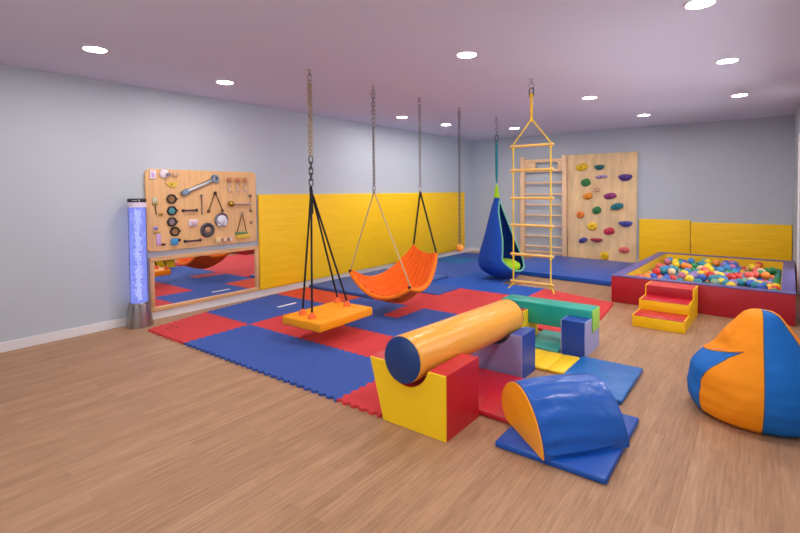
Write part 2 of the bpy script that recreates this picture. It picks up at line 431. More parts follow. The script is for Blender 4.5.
# bridge: two notched blocks and a beam
def notch_profile(y0, y1, top, yn, zn): return [(y0, 0), (y1, 0), (y1, zn), (yn, zn), (yn, top), (y0, top)]
def bridge_block(label, x0, x1, mbody, mside):
    t = thing('notched_block', label, 'block', ((x0+x1)/2, 4.65, 0))
    pr = notch_profile(4.44, 4.90, .338, 4.64, .19); e = .012
    obj('body', prism(pr, x0+e, x1-e, 'yz', 0), mbody, t, .5)
    for a, b in ((x0, x0+e), (x1-e, x1)): obj('side_panel', prism(pr, a, b, 'yz', .003, 1), mside, t, .5)
bridge_block('dark blue notched block with a lavender side under the right end of the green beam', 4.62, 4.86, V_NAVY, V_LAV)
bridge_block('red notched block with a yellow side under the left end of the green beam', 3.95, 4.2, V_RED, V_YEL)
t = thing('beam', 'teal green soft balance beam bridging two notched blocks', 'beam', (4.42, 4.77, .19))
obj('cover', box((3.90, 4.645, .191), (4.855, 4.895, .415), .012, 3), V_TEAL, t, SM)
obj('end_panel', box((4.856, 4.65, .196), (4.868, 4.89, .41), .004, 2), V_GRN, t, SM, label='light green end panel')
obj('end_panel', box((3.887, 4.65, .196), (3.899, 4.89, .41), .004, 2), V_TEAL, t, SM)

# half barrel on its mat
A = Vector((4.805, 2.86, .0405)); Bv = Vector((5.19, 2.54, .0405))
e1 = (Bv-A).normalized(); wid = (Bv-A).length; e2 = Vector((-e1.y, e1.x, 0)); L2 = .58
prof = [(-.0, 0), (-.05, .03), (-.085, .085), (-.075, .16), (-.02, .235), (.06, .29), (.15, .315), (.24, .305), (.33, .265), (.41, .2), (.465, .12), (.495, .05), (wid, 0.0)]
def sm(p, k=3):
    for _ in range(k):
        q = [p[0]]
        for a, b in zip(p, p[1:]): q += [(a[0]*.75+b[0]*.25, a[1]*.75+b[1]*.25), (a[0]*.25+b[0]*.75, a[1]*.25+b[1]*.75)]
        p = q+[p[-1]]
    return p
prof = sm(prof, 2)
def Mloc():
    return Matrix(((e1.x, e2.x, 0, A.x), (e1.y, e2.y, 0, A.y), (0, 0, 1, A.z), (0, 0, 0, 1)))
t = thing('half_barrel', 'blue soft half barrel with an orange end resting on the blue mat', 'block', tuple((A+Bv)/2+e2*L2/2))
bm = B(); NL_ = 30; rws = []
cxp = sum(p[0] for p in prof)/len(prof); czp = .1
for i in range(NL_+1):
    f = i/NL_; yv = .012+(L2-.024)*f; row = []
    for k, p in enumerate(prof):
        d = Vector((p[0]-cxp, p[1]-czp)); d.normalize(); amp = .007*math.exp(-yv/.16)+.002
        edge_ = min(1, f*12, (1-f)*12)*(1 if p[1] > .02 else 0)
        h = amp*edge_*(math.sin(k*1.35+1.2*math.sin(yv*9))+.8*noise.noise(Vector((k*.35, yv*6, 2))))+.012*edge_*math.sin(PI*f)
        row.append(bm.verts.new(Mloc()@Vector((p[0]+d.x*h, yv, p[1]+d.y*h))))
    rws.append(row)
for a, b in zip(rws, rws[1:]):
    for k in range(len(prof)): bm.faces.new((a[k], a[(k+1) % len(prof)], b[(k+1) % len(prof)], b[k]))
bm.faces.new(rws[0][::-1]); bm.faces.new(rws[-1])
obj('cover', bm, vinyl('barrel_blue', (20, 90, 182), .3, .7, 7), t, .6)
for a, b in ((0, .012), (L2-.012, L2)):
    obj('end_panel', prism(prof, a, b, 'xz', .003, 1, M=Mloc()), V_ORG if a == 0 else MATS['vinyl_barrel_blue'], t, .6, label='orange end panel' if a == 0 else None)
# piping around the near end
pp = [Mloc()@Vector((p[0], .012, p[1])) for p in prof]
obj('piping', tube(pp, .005, 6), V_NAVY, t, SM)

# ------------------------------------------------------------------ wall pads
def wall_pad(label, lo, hi, group=None):
    c = [(lo[i]+hi[i])/2 for i in range(3)]
    o = obj('wall_pad', box(lo, hi, .015, 3), V_WALLY, smooth=SM, origin=tuple(c))
    return tag(o, label, 'wall pad', group)
wall_pad('short yellow wall pad on the left wall next to the busy board', (.004, 4.25, .105), (.05, 5.255, 1.565))
wall_pad('long yellow wall pad on the left wall behind the hammock', (.004, 5.275, .105), (.05, 10.31, 1.56))
wall_pad('yellow wall pad on the back wall beside the climbing board', (4.10, D-.055, .02), (5.045, D-.004, .975))
wall_pad('yellow wall pad on the back wall in the right corner behind the ball pit', (5.055, D-.055, .02), (W-.01, D-.004, .935))

# ------------------------------------------------------------------ wood materials
def wood(name, rgb, axis='z', sc=1., contrast=.16, rough=.5):
    st = {'z': (14, 14, 1.2), 'x': (1.2, 14, 14), 'y': (14, 1.2, 14)}[axis]
    return mat('wood_'+name, rgb, rough, bump=.05, bscale=4*sc, bdist=.004, var=contrast, vscale=1.6*sc, stretch=st)
W_BOARD = wood('board', (226, 178, 122), 'z', 1.6, .1)
W_PLY = mat('plywood_face', (234, 200, 150), .5, var=.16, vscale=1.9, stretch=(3.6, 1, .9), bump=.03, bscale=8)
W_BAR = wood('beech', (240, 202, 160), 'z', 1.5, .08); W_RUNG = wood('beech_rung', (238, 198, 152), 'x', 1.5, .08)
W_FRAME = wood('frame', (218, 168, 116), 'y', 1.5, .12)
W_RUNG2 = wood('ladder_rung', (236, 190, 100), 'x', 1.5, .1)
STEEL = mat('steel', (175, 175, 180), .28, 1.); DARKM = mat('dark_metal', (60, 52, 52), .4, .8); BRASS = mat('brass', (168, 138, 60), .35, .9); GALV = mat('galvanised_chain', (150, 146, 148), .35, 1.)
BLACK = mat('black_webbing', (18, 18, 22), .8, bump=.3, bscale=150, bdist=.002); NBLACK = mat('black_plastic', (22, 22, 26), .4)

# ------------------------------------------------------------------ busy board
def rounded(y0, z0, y1, z1, r, n=6):
    pts = []
    for cx, cy, a in ((y1-r, z0+r, -PI/2), (y1-r, z1-r, 0), (y0+r, z1-r, PI/2), (y0+r, z0+r, PI)):
        for k in range(n+1): pts.append((cx+r*math.cos(a+PI/2*k/n), cy+r*math.sin(a+PI/2*k/n)))
    return pts
bb = thing('busy_board', 'large wooden busy board with gadgets mounted on the left wall', 'board', (.02, 3.42, .87))
F = .04
obj('panel', prism(rounded(2.645, .862, 4.205, 1.902, .06), .004, F, 'yz', .004, 1), W_BOARD, bb, SM)
MX = Matrix.Rotation(PI/2, 4, 'Y')   # lathe axis to +x
def bput(name, bm, m, label=None, parent=None): return obj(name, bm, m, parent or bb, SM, label=label)
PK = mat('pale_plastic', (226, 214, 226), .4); LILAC = mat('lilac_plastic', (205, 165, 215), .45)
o = bput('light_switch', box((F, 2.69, 1.775), (F+.018, 2.765, 1.885), .006), PK, 'pale lilac switch plate')
bput('rocker', box((F+.018, 2.708, 1.805), (F+.026, 2.747, 1.855), .004), LILAC, None, o)
o = bput('round_knob', lathe([(.055, 0), (.055, .02), (.04, .028), (0, .028)], (F, 2.865, 1.845), 20, MX), PK, 'pale round disc')
bput('dial', lathe([(.024, .028), (.024, .06), (0, .064)], (F, 2.905, 1.835), 16, MX), mat('grey_plastic', (128, 118, 132), .4), None, bb)
bput('wooden_disc', lathe([(.04, 0), (.04, .016), (.03, .022), (0, .022)], (F, 3.006, 1.843), 20, MX), wood('disc', (205, 165, 130)))
duck = [(2.875, 1.73), (2.91, 1.725), (2.935, 1.745), (2.975, 1.74), (3.03, 1.745), (3.025, 1.705), (3.0, 1.672), (2.95, 1.668), (2.91, 1.69)]
o = bput('duck_shape', prism(duck, F, F+.014, 'yz', .003, 1), mat('yellow_plastic', (226, 190, 60), .45), 'flat yellow bird shape')
bput('bolt', lathe([(.012, 0), (.012, .008), (0, .01)], (F+.014, 2.955, 1.712), 10, MX), BRASS, None, o)
# big spanner
S0, S1 = Vector((F+.02, 3.125, 1.605)), Vector((F+.02, 3.535, 1.79))
sdir = (S1-S0).normalized(); sper = Vector((0, -sdir.z, sdir.y))
def strip(p, q, w0, w1, th):
    a = [(p+sper*w0), (q+sper*w1), (q-sper*w1), (p-sper*w0)]
    return prism([(v.y, v.z) for v in a], F+.008, F+.008+th, 'yz', .006, 2)
o = bput('spanner', strip(S0, S1, .022, .024, .026), STEEL, 'large silver spanner')
sp = strip(S0-sdir*.05, S0+sdir*.045, .032, .04, .03); bput('open_jaw', sp, mat('blue_steel', (120, 140, 165), .4, .8), None, o)
bput('ring_head', lathe([(.028, 0), (.055, 0), (.058, .02), (.05, .034), (.028, .034), (.026, .01)], (F+.004, 3.545, 1.792), 24, MX, True), mat('blue_steel', (120, 140, 165), .4, .8), None, o)
# three hook pegs
for y in (3.748, 3.876, 3.994):
    o = bput('coat_peg', lathe([(.034, .03), (.036, .045), (.028, .058), (0, .064)], (F, y, 1.782), 16, MX), wood('peg', (190, 120, 80)), 'wooden peg with a pale hook below')
    bput('hook', tube([(F+.03, y, 1.78), (F+.02, y, 1.70), (F+.018, y, 1.64), (F+.02, y+.01, 1.612), (F+.035, y+.03, 1.605), (F+.05, y+.034, 1.625)], .011, 8), mat('pale_hook', (205, 180, 165), .4), None, o)
# five round rattles
def torus(cy, cz, R, r, n=24, x=F, lump=0):
    return tube([(x+r, cy+(R+lump*math.cos(6*a))*math.cos(a), cz+(R+lump*math.cos(6*a))*math.sin(a)) for a in [2*PI*k/n for k in range(n)]], r, 6, True)
TURQ = mat('turquoise_beads', (70, 165, 170), .35); GREYB = mat('grey_beads', (150, 130, 140), .4); AMB = mat('brown_felt', (150, 108, 70), .8); SKY = mat('sky_blue_beads', (50, 150, 205), .35)
for (y, z, mm, lb) in ((2.95, 1.523, AMB, 'dark ring with a brown centre'), (2.952, 1.37, TURQ, 'dark ring filled with turquoise beads'), (2.949, 1.225, GREYB, 'dark ring filled with grey beads'), (2.983, 1.10, AMB, 'dark ring with a felt centre')):
    o = bput('ring_rattle', torus(y, z, .052, .012, lump=.0015), DARKM, lb)
    bmr = B()
    if mm is AMB: add_lathe(bmr, [(.042, 0), (.042, .012), (0, .016)], (F, y, z), 18, MX)
    else:
        for k in range(14):
            a = k*2.4; r = .036*math.sqrt((k+.5)/14); add_ball(bmr, (F+.012, y+r*math.cos(a), z+r*math.sin(a)), .011, 8, 6)
    bput('filling', bmr, mm, None, o)
    bput('tab', box((F, y+.058, z-.008), (F+.012, y+.082, z+.012), .003), DARKM, None, o)
o = bput('bead_block', box((F, 2.93, .925), (F+.04, 3.01, 1.01), .01), SKY, 'bright blue cube')
bput('tab', lathe([(.02, 0), (.02, .03), (0, .034)], (F, 3.03, .985), 12, MX), DARKM, None, o)
# grab bars
for (y0, y1, z) in ((3.10, 3.28, 1.365), (3.12, 3.325, .958)):
    o = bput('grab_bar', tube([(F, y0, z), (F+.03, y0+.012, z), (F+.03, y1-.012, z), (F, y1, z)], .013, 8), mat('purple_grey_bar', (95, 72, 88), .35, .5), 'dark metal grab bar')
    for y in (y0, y1): bput('foot', lathe([(.022, 0), (.022, .006), (0, .008)], (F, y, z), 12, MX), DARKM, None, o)
o = bput('push_button_box', box((F, 3.165, 1.155), (F+.03, 3.285, 1.24), .006), PK, 'pale box')
bput('button', box((F+.03, 3.195, 1.172), (F+.038, 3.265, 1.223), .004), mat('pink_plastic', (214, 180, 190), .4), None, o)
# spinning wheel and silver dial
o = bput('wheel', lathe([(.05, 0), (.098, 0), (.102, .018), (.085, .034), (.06, .03), (.048, .02)], (F, 3.425, 1.087), 28, MX), mat('grey_rubber', (78, 74, 80), .5), 'dark grey spinning wheel')
bput('hub', lathe([(.046, 0), (.046, .02), (.03, .036), (0, .04)], (F, 3.425, 1.087), 20, MX), wood('hub', (170, 130, 100)), None, o)
for k in range(8):
    a = 2*PI*k/8; bput('knob', lathe([(.01, .03), (.01, .04), (0, .043)], (F, 3.425+.075*math.cos(a), 1.087+.075*math.sin(a)), 8, MX), DARKM, None, o)
o = bput('round_tin', lathe([(.1, 0), (.104, .02), (.094, .034), (.08, .026), (0, .024)], (F, 3.632, 1.215), 32, MX), STEEL, 'silver round tin lid')
bput('inner_dish', lathe([(.07, .024), (.06, .036), (.03, .042), (0, .043)], (F, 3.632, 1.215), 24, MX), mat('white_metal', (215, 215, 225), .35, .3), None, o)
# pin, triangle strings, ball on a rod, small hooks
o = bput('door_pin', tube([(F+.012, 3.35, 1.56), (F+.012, 3.353, 1.30)], .009, 8), mat('copper_grey', (150, 130, 115), .35, .8))
bput('knob', ball((F+.02, 3.348, 1.565), .018, 10, 8), STEEL, None, o)
o = bput('drawstring', tube([(F+.01, 3.449, 1.36), (F+.012, 3.50, 1.48), (F+.014, 3.535, 1.585), (F+.014, 3.555, 1.585), (F+.012, 3.60, 1.48), (F+.01, 3.648, 1.36)], .007, 6), mat('brown_cord', (110, 82, 50), .8), 'brown cord hung in a triangle')
for y in (3.447, 3.65): bput('bead', tube([(F+.012, y+.018*math.cos(a), 1.345+.015*math.sin(a)) for a in [2*PI*k/12 for k in range(12)]], .006, 6, True), DARKM, None, o)
bput('cord_knot', ball((F+.016, 3.545, 1.595), (.012, .024, .022), 10, 8), DARKM, None, o)
o = bput('ball_rattle', ball((F+.045, 3.77, 1.437), .045, 16, 10), BRASS, 'brass ball on a pale rod')
bput('rod', tube([(F+.03, 3.81, 1.436), (F+.03, 4.085, 1.428)], .014, 8), mat('pale_rod', (205, 190, 180), .3, .6), None, o)
for z in (1.548, 1.325, 1.15):
    o = bput('cup_hook', tube([(F+.015, 4.10+.02*math.cos(a), z+.016*math.sin(a)) for a in [2*PI*k/12 for k in range(12)]], .005, 6, True), DARKM)
bput('latch_cord', tube([(F+.008, 4.097, 1.55), (F+.008, 4.095, 1.34)], .003, 5), mat('brown_cord', (110, 82, 50), .8))
# little boat on strings
o = bput('toy_boat', prism([(3.86, .925), (4.07, .93), (4.08, .985), (3.85, .985)], F+.002, F+.03, 'yz', .006, 2), MATS['yellow_plastic'], 'yellow toy boat with a green deck')
bput('deck', prism([(3.842, .99), (4.03, .99), (4.045, 1.015), (3.85, 1.03)], F+.002, F+.034, 'yz', .004, 1), mat('green_plastic', (110, 140, 90), .5), None, o)
bput('cord', tube([(F+.016, 3.87, 1.03), (F+.014, 3.95, 1.27), (F+.014, 3.966, 1.27), (F+.016, 4.02, 1.015)], .006, 6), mat('brown_cord', (110, 82, 50), .8), None, o)
bput('ring', tube([(F+.014, 3.958+.02*math.cos(a), 1.288+.024*math.sin(a)) for a in [2*PI*k/12 for k in range(12)]], .006, 6, True), STEEL, None, o)
for k, (y, mm) in enumerate(((3.565, mat('cream_block', (225, 205, 150), .5)), (3.665, mat('pink_block', (225, 190, 175), .5)), (3.755, mat('pale_block', (215, 200, 195), .5)))):
    bput('sliding_cube', box((F+.008, y-.034+.008*k, .905), (F+.05, y+.034-.008*k, .968-.004*k), .006), mm)
bput('slide_rail', tube([(F+.004, 3.53, .935), (F+.004, 3.79, .94)], .006, 6), DARKM)
# door chain latch and pink tag
o = bput('latch', box((F, 2.715, 1.475), (F+.012, 2.775, 1.545), .004), mat('pale_green_metal', (190, 200, 170), .4, .5))
bput('latch_plate', box((F, 2.712, 1.452), (F+.014, 2.785, 1.47), .003), BRASS, None, o)
bput('latch_rod', tube([(F+.012, 2.748, 1.46), (F+.012, 2.758, 1.325)], .005, 6), DARKM, None, o)
bput('latch_knob', ball((F+.018, 2.815, 1.333), (.014, .03, .02), 10, 8), BRASS, None, o)
bput('half_dome', ball((F+.008, 2.75, 1.158), (.016, .03, .024), 12, 8), mat('violet_plastic', (150, 125, 190), .4))
o = bput('fabric_tag', box((F, 2.755, .94), (F+.012, 2.81, 1.085), .004), LILAC, 'lilac fabric tag')
bput('button', box((F, 2.728, 1.09), (F+.012, 2.80, 1.108), .003), BRASS, None, o)
bput('toggle', ball((F+.012, 2.835, .945), (.012, .03, .012), 10, 8), DARKM, None, o)

# ------------------------------------------------------------------ mirror below the board
t = thing('wall_mirror', 'low wide mirror in a pale wooden frame on the wall under the busy board', 'mirror', (.02, 3.45, .105))
y0, y1, z0, z1, fw = 2.675, 4.235, .104, .79, .052
for name, lo, hi in (('frame_rail', (.004, y0, z0), (.042, y1, z0+fw)), ('frame_rail', (.004, y0, z1-fw), (.042, y1, z1)), ('frame_stile', (.004, y0, z0+fw), (.042, y0+fw, z1-fw)), ('frame_stile', (.004, y1-fw, z0+fw), (.042, y1, z1-fw))):
    obj(name, box(lo, hi, .004), W_FRAME, t, SM)
obj('mirror_glass', box((.01, y0+fw, z0+fw), (.02, y1-fw, z1-fw)), mat('mirror_silver', (235, 238, 242), .02, 1.), t)

# ------------------------------------------------------------------ bubble tube
cx, cy = .15, 2.495
t = thing('bubble_tube', 'tall glowing blue bubble tube on a steel base by the left wall', 'lamp', (cx, cy, 0))
obj('base', lathe([(0, 0), (.145, 0), (.145, .012), (.112, .285), (.104, .292), (0, .292)], (cx, cy, 0), 40), mat('brushed_base', (168, 164, 166), .3, 1.), t, SM)
def clear_glow(name, rgb, strength, clear):
    m = bpy.data.materials.new(name); m.use_nodes = True; nt = m.node_tree; nt.nodes.clear()
    o = nt.nodes.new('ShaderNodeOutputMaterial'); e = nt.nodes.new('ShaderNodeEmission'); tr = nt.nodes.new('ShaderNodeBsdfTransparent'); mx = nt.nodes.new('ShaderNodeMixShader')
    e.inputs[0].default_value = s2l(rgb)+(1,); e.inputs[1].default_value = strength; mx.inputs[0].default_value = 1-clear
    nt.links.new(e.outputs[0], mx.inputs[1+1]); nt.links.new(tr.outputs[0], mx.inputs[1]); nt.links.new(mx.outputs[0], o.inputs[0])
    return m
obj('water_column', lathe([(0, .293), (.088, .293), (.088, 1.43), (0, 1.43)], (cx, cy, 0), 32), clear_glow('lit_blue_water', (140, 150, 240), .5, .5), t, SM, label='blue lit water')
bmt = B()
n = 32
for r, fl in ((.095, False), (.0915, True)):
    ra = [bmt.verts.new((cx+r*math.cos(2*PI*k/n), cy+r*math.sin(2*PI*k/n), .292)) for k in range(n)]
    rb = [bmt.verts.new((v.co.x, v.co.y, 1.432)) for v in ra]
    for k in range(n): bmt.faces.new((ra[k], ra[(k+1) % n], rb[(k+1) % n], rb[k]))
obj('acrylic_tube', bmt, acrylic('clear_acrylic', (.93, .94, 1, 1)), t, SM)
bmb = B()
rb = random.Random(3)
for k in range(700):
    z = rb.uniform(.31, 1.40); a = rb.uniform(0, 2*PI); r = min(.075, abs(rb.gauss(0, .032))); s = rb.choice((.004, .006, .008, .010))
    c0 = Vector((cx+r*math.cos(a), cy+r*math.sin(a), z))
    vt = [bmb.verts.new(c0+Vector((0, 0, s)))]; vb = bmb.verts.new(c0-Vector((0, 0, s)))
    rg = [[bmb.verts.new(c0+Vector((math.cos(q*PI/3)*s*.87, math.sin(q*PI/3)*s*.87, h*s*.5))) for q in range(6)] for h in (1, -1)]
    for q in range(6):
        bmb.faces.new((vt[0], rg[0][q], rg[0][(q+1) % 6])); bmb.faces.new((rg[0][q], rg[1][q], rg[1][(q+1) % 6], rg[0][(q+1) % 6])); bmb.faces.new((vb, rg[1][(q+1) % 6], rg[1][q]))
o = obj('bubbles', bmb, emit('lit_bubbles', (222, 228, 255), .5), t, SM, label='rising white bubbles'); o['kind'] = 'stuff'
obj('collar', lathe([(.088, 1.432), (.098, 1.432), (.098, 1.492), (.088, 1.492)], (cx, cy, 0), 32, None, True), mat('white_collar', (228, 216, 236), .4), t, SM, label='white collar')
cap = obj('cap', lathe([(0, 1.492), (.1, 1.492), (.1, 1.528), (.094, 1.536), (0, 1.536)], (cx, cy, 0), 32), NBLACK, t, SM, label='black cap')
bml = B()
for a0, a1, za, zb in ((-.95, -.35, 1.512, 1.517), (-.2, -.1, 1.504, 1.524)):   # pale print on the cap, too small to read
    for k in range(8):
        a = a0+(a1-a0)*k/8; b = a0+(a1-a0)*(k+1)/8
        vs = [bml.verts.new((cx+.1008*math.cos(q), cy+.1008*math.sin(q), z)) for q, z in ((a, za), (b, za), (b, zb), (a, zb))]
        bml.faces.new(vs)
obj('print', bml, mat('pale_print', (200, 200, 205), .5), cap)

# ------------------------------------------------------------------ hanging gear
def eye_bolt(x, y, parent, zbot=2.80):
    bm = B(); add_lathe(bm, [(0, 0), (.03, 0), (.03, -.005), (.008, -.008), (.008, -.03), (0, -.03)], (x, y, H), 16)
    add_tube(bm, [(x+.018*math.cos(a), y, H-.046+.018*math.sin(a)) for a in [2*PI*k/14 for k in range(14)]], .005, 6, True)
    obj('eye_bolt', bm, STEEL, parent, SM)
    bm = B(); l = H-.056-zbot+.01
    add_link(bm, (x, y, zbot+l/2), l, .052, .007, .5, 6)
    obj('carabiner', bm, STEEL, parent, SM)

# platform swing
sx, sy = 2.241, 3.385
t = thing('platform_swing', 'orange padded platform swing on black straps and a chain', 'swing', (sx, sy, .2))
eye_bolt(sx, sy, t, 2.80)
bm = chain(sx-.012, sy-.004, 2.815, 1.98, .05, .026, .0046); b2 = chain(sx+.012, sy+.004, 2.80, 1.98, .05, .026, .0046)
me = bpy.data.meshes.new('t'); b2.to_mesh(me); bm.from_mesh(me); b2.free(); bpy.data.meshes.remove(me)
obj('chain', bm, mat('brassy_chain', (176, 156, 130), .4, .9), t, SM, label='fine twin chain')
obj('chain', chain(sx, sy, 1.99, 1.66, .085, .042, .0065), mat('dark_chain', (72, 68, 72), .4, 1.), t, SM, label='large dark links')
bm = B(); add_link(bm, (sx, sy, 1.645), .06, .036, .006, .3, 6); obj('shackle', bm, STEEL, t, SM)
ZT = .285
V_SWING = mat('vinyl_swing_orange', (252, 160, 6), .5, bump=.15, bscale=4, bdist=.02, spec=.3)
Ms = Matrix.Translation((2.352, 3.515, 0)) @ Matrix.Rotation(.03, 4, 'Z')
obj('platform', box((-.29, -.405, ZT-.095), (.29, .405, ZT), .016, 3, Ms), V_SWING, t, SM)
ATT = [(2.227, 3.257), (2.426, 3.215), (2.124, 3.865), (2.348, 3.80)]
CONE = mat('orange_rubber', (242, 98, 20), .5)
for (ax_, ay_) in ATT:
    s_ = obj('strap', tube([(sx, sy, 1.63), (sx*.985+ax_*.015, sy*.985+ay_*.015, 1.60), (ax_, ay_, ZT+.05)], .011, 8), BLACK, t, SM, label='black strap')
    obj('strap_boot', lathe([(.045, 0), (.046, .008), (.02, .055), (.012, .06), (0, .06)], (ax_, ay_, ZT), 16), CONE, s_, SM, label='orange rubber boot')
bm = B(); add_tube(bm, [(sx, sy, 1.66), (sx, sy, 1.63), (sx+.003, sy+.004, 1.36)], [.016, .02, .017], 10); obj('strap_sleeve', bm, BLACK, t, SM)

# hammock
hx0, hy0, hx1, hy1 = 2.264, 4.378, 2.274, 5.344
t = thing('hammock_swing', 'orange cloth hammock swing hung from two chains by cords and black straps', 'hammock', (2.3, 4.86, .18))
eye_bolt(hx0, hy0, t, 2.81); eye_bolt(hx1, hy1, t, 2.81)
obj('chain', chain(hx0, hy0, 2.825, 2.40, .075, .04, .0068), GALV, t, SM); obj('chain', chain(hx0, hy0, 2.41, 1.66, .044, .028, .0052), GALV, t, SM)
obj('chain', chain(hx1, hy1, 2.825, 2.30, .055, .031, .0055), GALV, t, SM); obj('chain', chain(hx1, hy1, 2.31, 1.66, .044, .027, .005), GALV, t, SM)
for (x, y) in ((hx0, hy0), (hx1, hy1)):
    bm = B(); add_link(bm, (x, y, 1.64), .07, .036, .006, .3, 6); add_ball(bm, (x, y, 1.60), (.022, .02, .03), 10, 8); obj('shackle', bm, STEEL, t, SM)
NL, NR, FL, FR = Vector((1.885, 4.33, .565)), Vector((2.83, 4.37, .45)), Vector((2.138, 5.36, .812)), Vector((2.545, 5.34, .722))
def ham(s, u):
    p = (NL*(1-u)+NR*u)*(1-s) + (FL*(1-u)+FR*u)*s
    q = 4*s*(1-s); w = 4*u*(1-u)
    z = p.z - .235*q*(1-u) - .17*q*u - .125*q*w - .20*w*(1-s)**1.4 - .06*w*s
    off = -.09*q*(1-u)*0 + .0
    return Vector((p.x+.05*q*(u-.5)*2, p.y - .05*w*(1-s) + .0*w, z))
NSu, NSs = 64, 44
bm = B(); grid = []
for i in range(NSs+1):
    s = i/NSs; row = []
    for j in range(NSu+1):
        u = j/NSu; p = ham(s, u)
        p.z += (.007+.011*abs(2*s-1)**1.5)*math.sin(52*u+4*noise.noise(Vector((s*3, u*2, 0))))+.010*noise.noise(Vector((s*7, u*9, 1.3)))
        row.append(bm.verts.new(p))
    grid.append(row)
for i in range(NSs):
    for j in range(NSu): bm.faces.new((grid[i][j], grid[i][j+1], grid[i+1][j+1], grid[i+1][j]))
bmesh.ops.recalc_face_normals(bm, faces=bm.faces[:])
bmesh.ops.solidify(bm, geom=bm.faces[:], thickness=.022)
HAM = fabric('hammock_orange', (246, 104, 18), .75, .5, 14)
obj('cloth', bm, HAM, t, 1.2)
hem = [ham(0, k/24) for k in range(24)]+[ham(k/30, 1) for k in range(30)]+[ham(1, 1-k/14) for k in range(14)]+[ham(1-k/30, 0) for k in range(30)]
bm = B(); add_tube(bm, [h+Vector((0, 0, -.014)) for h in hem], .028, 8, True); obj('padded_hem', bm, fabric('hem_orange', (250, 128, 26), .75, .3, 14), t, 1.2)
CORD = mat('beige_cord', (196, 168, 120), .8, bump=.5, bscale=120, bdist=.003)
for c in (NL, NR):
    o = obj('cord', tube([(hx0, hy0, 1.60), tuple(c+Vector((0, 0, .02)))], .0095, 8), CORD, t, SM, label='beige cord'); obj('grommet', ball(tuple(c+Vector((0, -.012, .005))), (.02, .02, .02), 10, 8), DARKM, o, SM)
for c in (FL, FR):
    o = obj('strap', tube([(hx1, hy1, 1.62), (hx1*.95+c.x*.05, hy1*.95+c.y*.05, 1.55), tuple(c+Vector((0, 0, .02)))], .013, 8), BLACK, t, SM, label='black strap')

# ball on a chain
bx_, by_ = 2.294, 6.378
t = thing('hanging_ball', 'orange ball hanging low on a long chain against the yellow wall pad', 'ball', (bx_, by_, .62))
eye_bolt(bx_, by_, t, 2.82)
obj('chain', chain(bx_, by_, 2.835, .735, .055, .032, .0056), mat('grey_chain', (112, 108, 110), .4, 1.), t, SM)
obj('ball', ball((bx_, by_, .68), .062, 24, 16), mat('orange_foam_ball', (240, 160, 60), .5, bump=.2, bscale=40, bdist=.004), t, SM)

# pod swing
px_, py_ = 2.345, 7.575
t = thing('pod_swing', 'blue cloth pod swing with lime cushion and trim hung from the ceiling', 'swing', (px_, py_, .03))
eye_bolt(px_, py_, t, 2.80)
obj('chain', chain(px_, py_, 2.815, 2.56, .07, .04, .006), GALV, t, SM)
bm = B(); add_link(bm, (px_, py_, 2.53), .11, .06, .008, 0, 6); obj('snap_hook', bm, DARKM, t, SM)
obj('strap', tube([(px_, py_, 2.50), (px_, py_, 2.40), (px_, py_, 2.2), (px_, py_, 1.9), (px_, py_, 1.73)], [.012, .022, .026, .024, .014], 10), fabric('teal_webbing', (36, 130, 140), .8, .3, 40), t, SM, label='teal strap')
bm = B(); add_link(bm, (px_, py_, 1.715), .05, .036, .006, .3, 6); obj('ring', bm, STEEL, t, SM)
LIME = fabric('lime', (160, 210, 40), .8, .3, 10); PODB = fabric('pod_blue', (20, 70, 165), .75, .7, 7)
obj('neck', lathe([(.012, 1.70), (.022, 1.69), (.055, 1.475), (.045, 1.465), (0, 1.465)], (px_, py_, 0), 20), LIME, t, SM, label='lime neck')
AZ = -.20   # the way the opening faces
RP = [(1.48, .04), (1.4, .062), (1.25, .105), (1.05, .165), (.85, .225), (.65, .29), (.5, .345), (.38, .38), (.28, .385), (.2, .35), (.13, .28), (.08, .19), (.05, .10), (.035, .0)]
def prad(z):
    for (a, ra), (b, rb_) in zip(RP, RP[1:]):
        if a >= z >= b: return ra+(rb_-ra)*(a-z)/(a-b)
    return 0
def hw(z):
    if z > 1.42 or z < .20: return 0.0
    f = (1.42-z)/(1.42-.20)
    return (.72+.26*max(0, f-.55)/.45)*min(1, f*6)**.6*min(1, (1-f)*6)**.5
def podpt(z, a):
    r = prad(z); lean = .13*max(0, (1.3-z)/1.3)
    fold = 1+.035*math.sin(5*a+2)*(1 if z > .25 else z/.25)
    x = px_+lean*math.cos(AZ)+r*fold*math.cos(a)*1.06; y = py_+lean*math.sin(AZ)+r*fold*math.sin(a)
    return Vector((x, y, z))
zs = [1.48-(1.48-.035)*k/44 for k in range(45)]
bm = B(); rows = []
NA = 40
for z in zs:
    w = max(hw(z), .004); rows.append([bm.verts.new(podpt(z, AZ+w+(2*PI-2*w)*k/NA)) for k in range(NA+1)])
for a, b in zip(rows, rows[1:]):
    for k in range(NA): bm.faces.new((a[k], a[k+1], b[k+1], b[k]))
bmesh.ops.remove_doubles(bm, verts=bm.verts[:], dist=.003)
bmesh.ops.recalc_face_normals(bm, faces=bm.faces[:])
bmesh.ops.solidify(bm, geom=bm.faces[:], thickness=.012)
obj('cloth', bm, PODB, t, 1.2)
zo = [1.41-(1.41-.205)*k/36 for k in range(37)]
tr = [podpt(z, AZ+hw(z)) for z in zo]+[podpt(z, AZ-hw(z)) for z in reversed(zo)]
obj('piping', tube([tuple(p) for p in tr], .014, 8, True), fabric('aqua_trim', (110, 190, 165), .8, .2, 30), t, SM, label='aqua trim of the opening')
vs = B(); add_ball(vs, (px_+.17, py_-.05, .265), (.285, .27, .125), 24, 14)
obj('cushion', vs, LIME, t, SM, label='lime cushion')

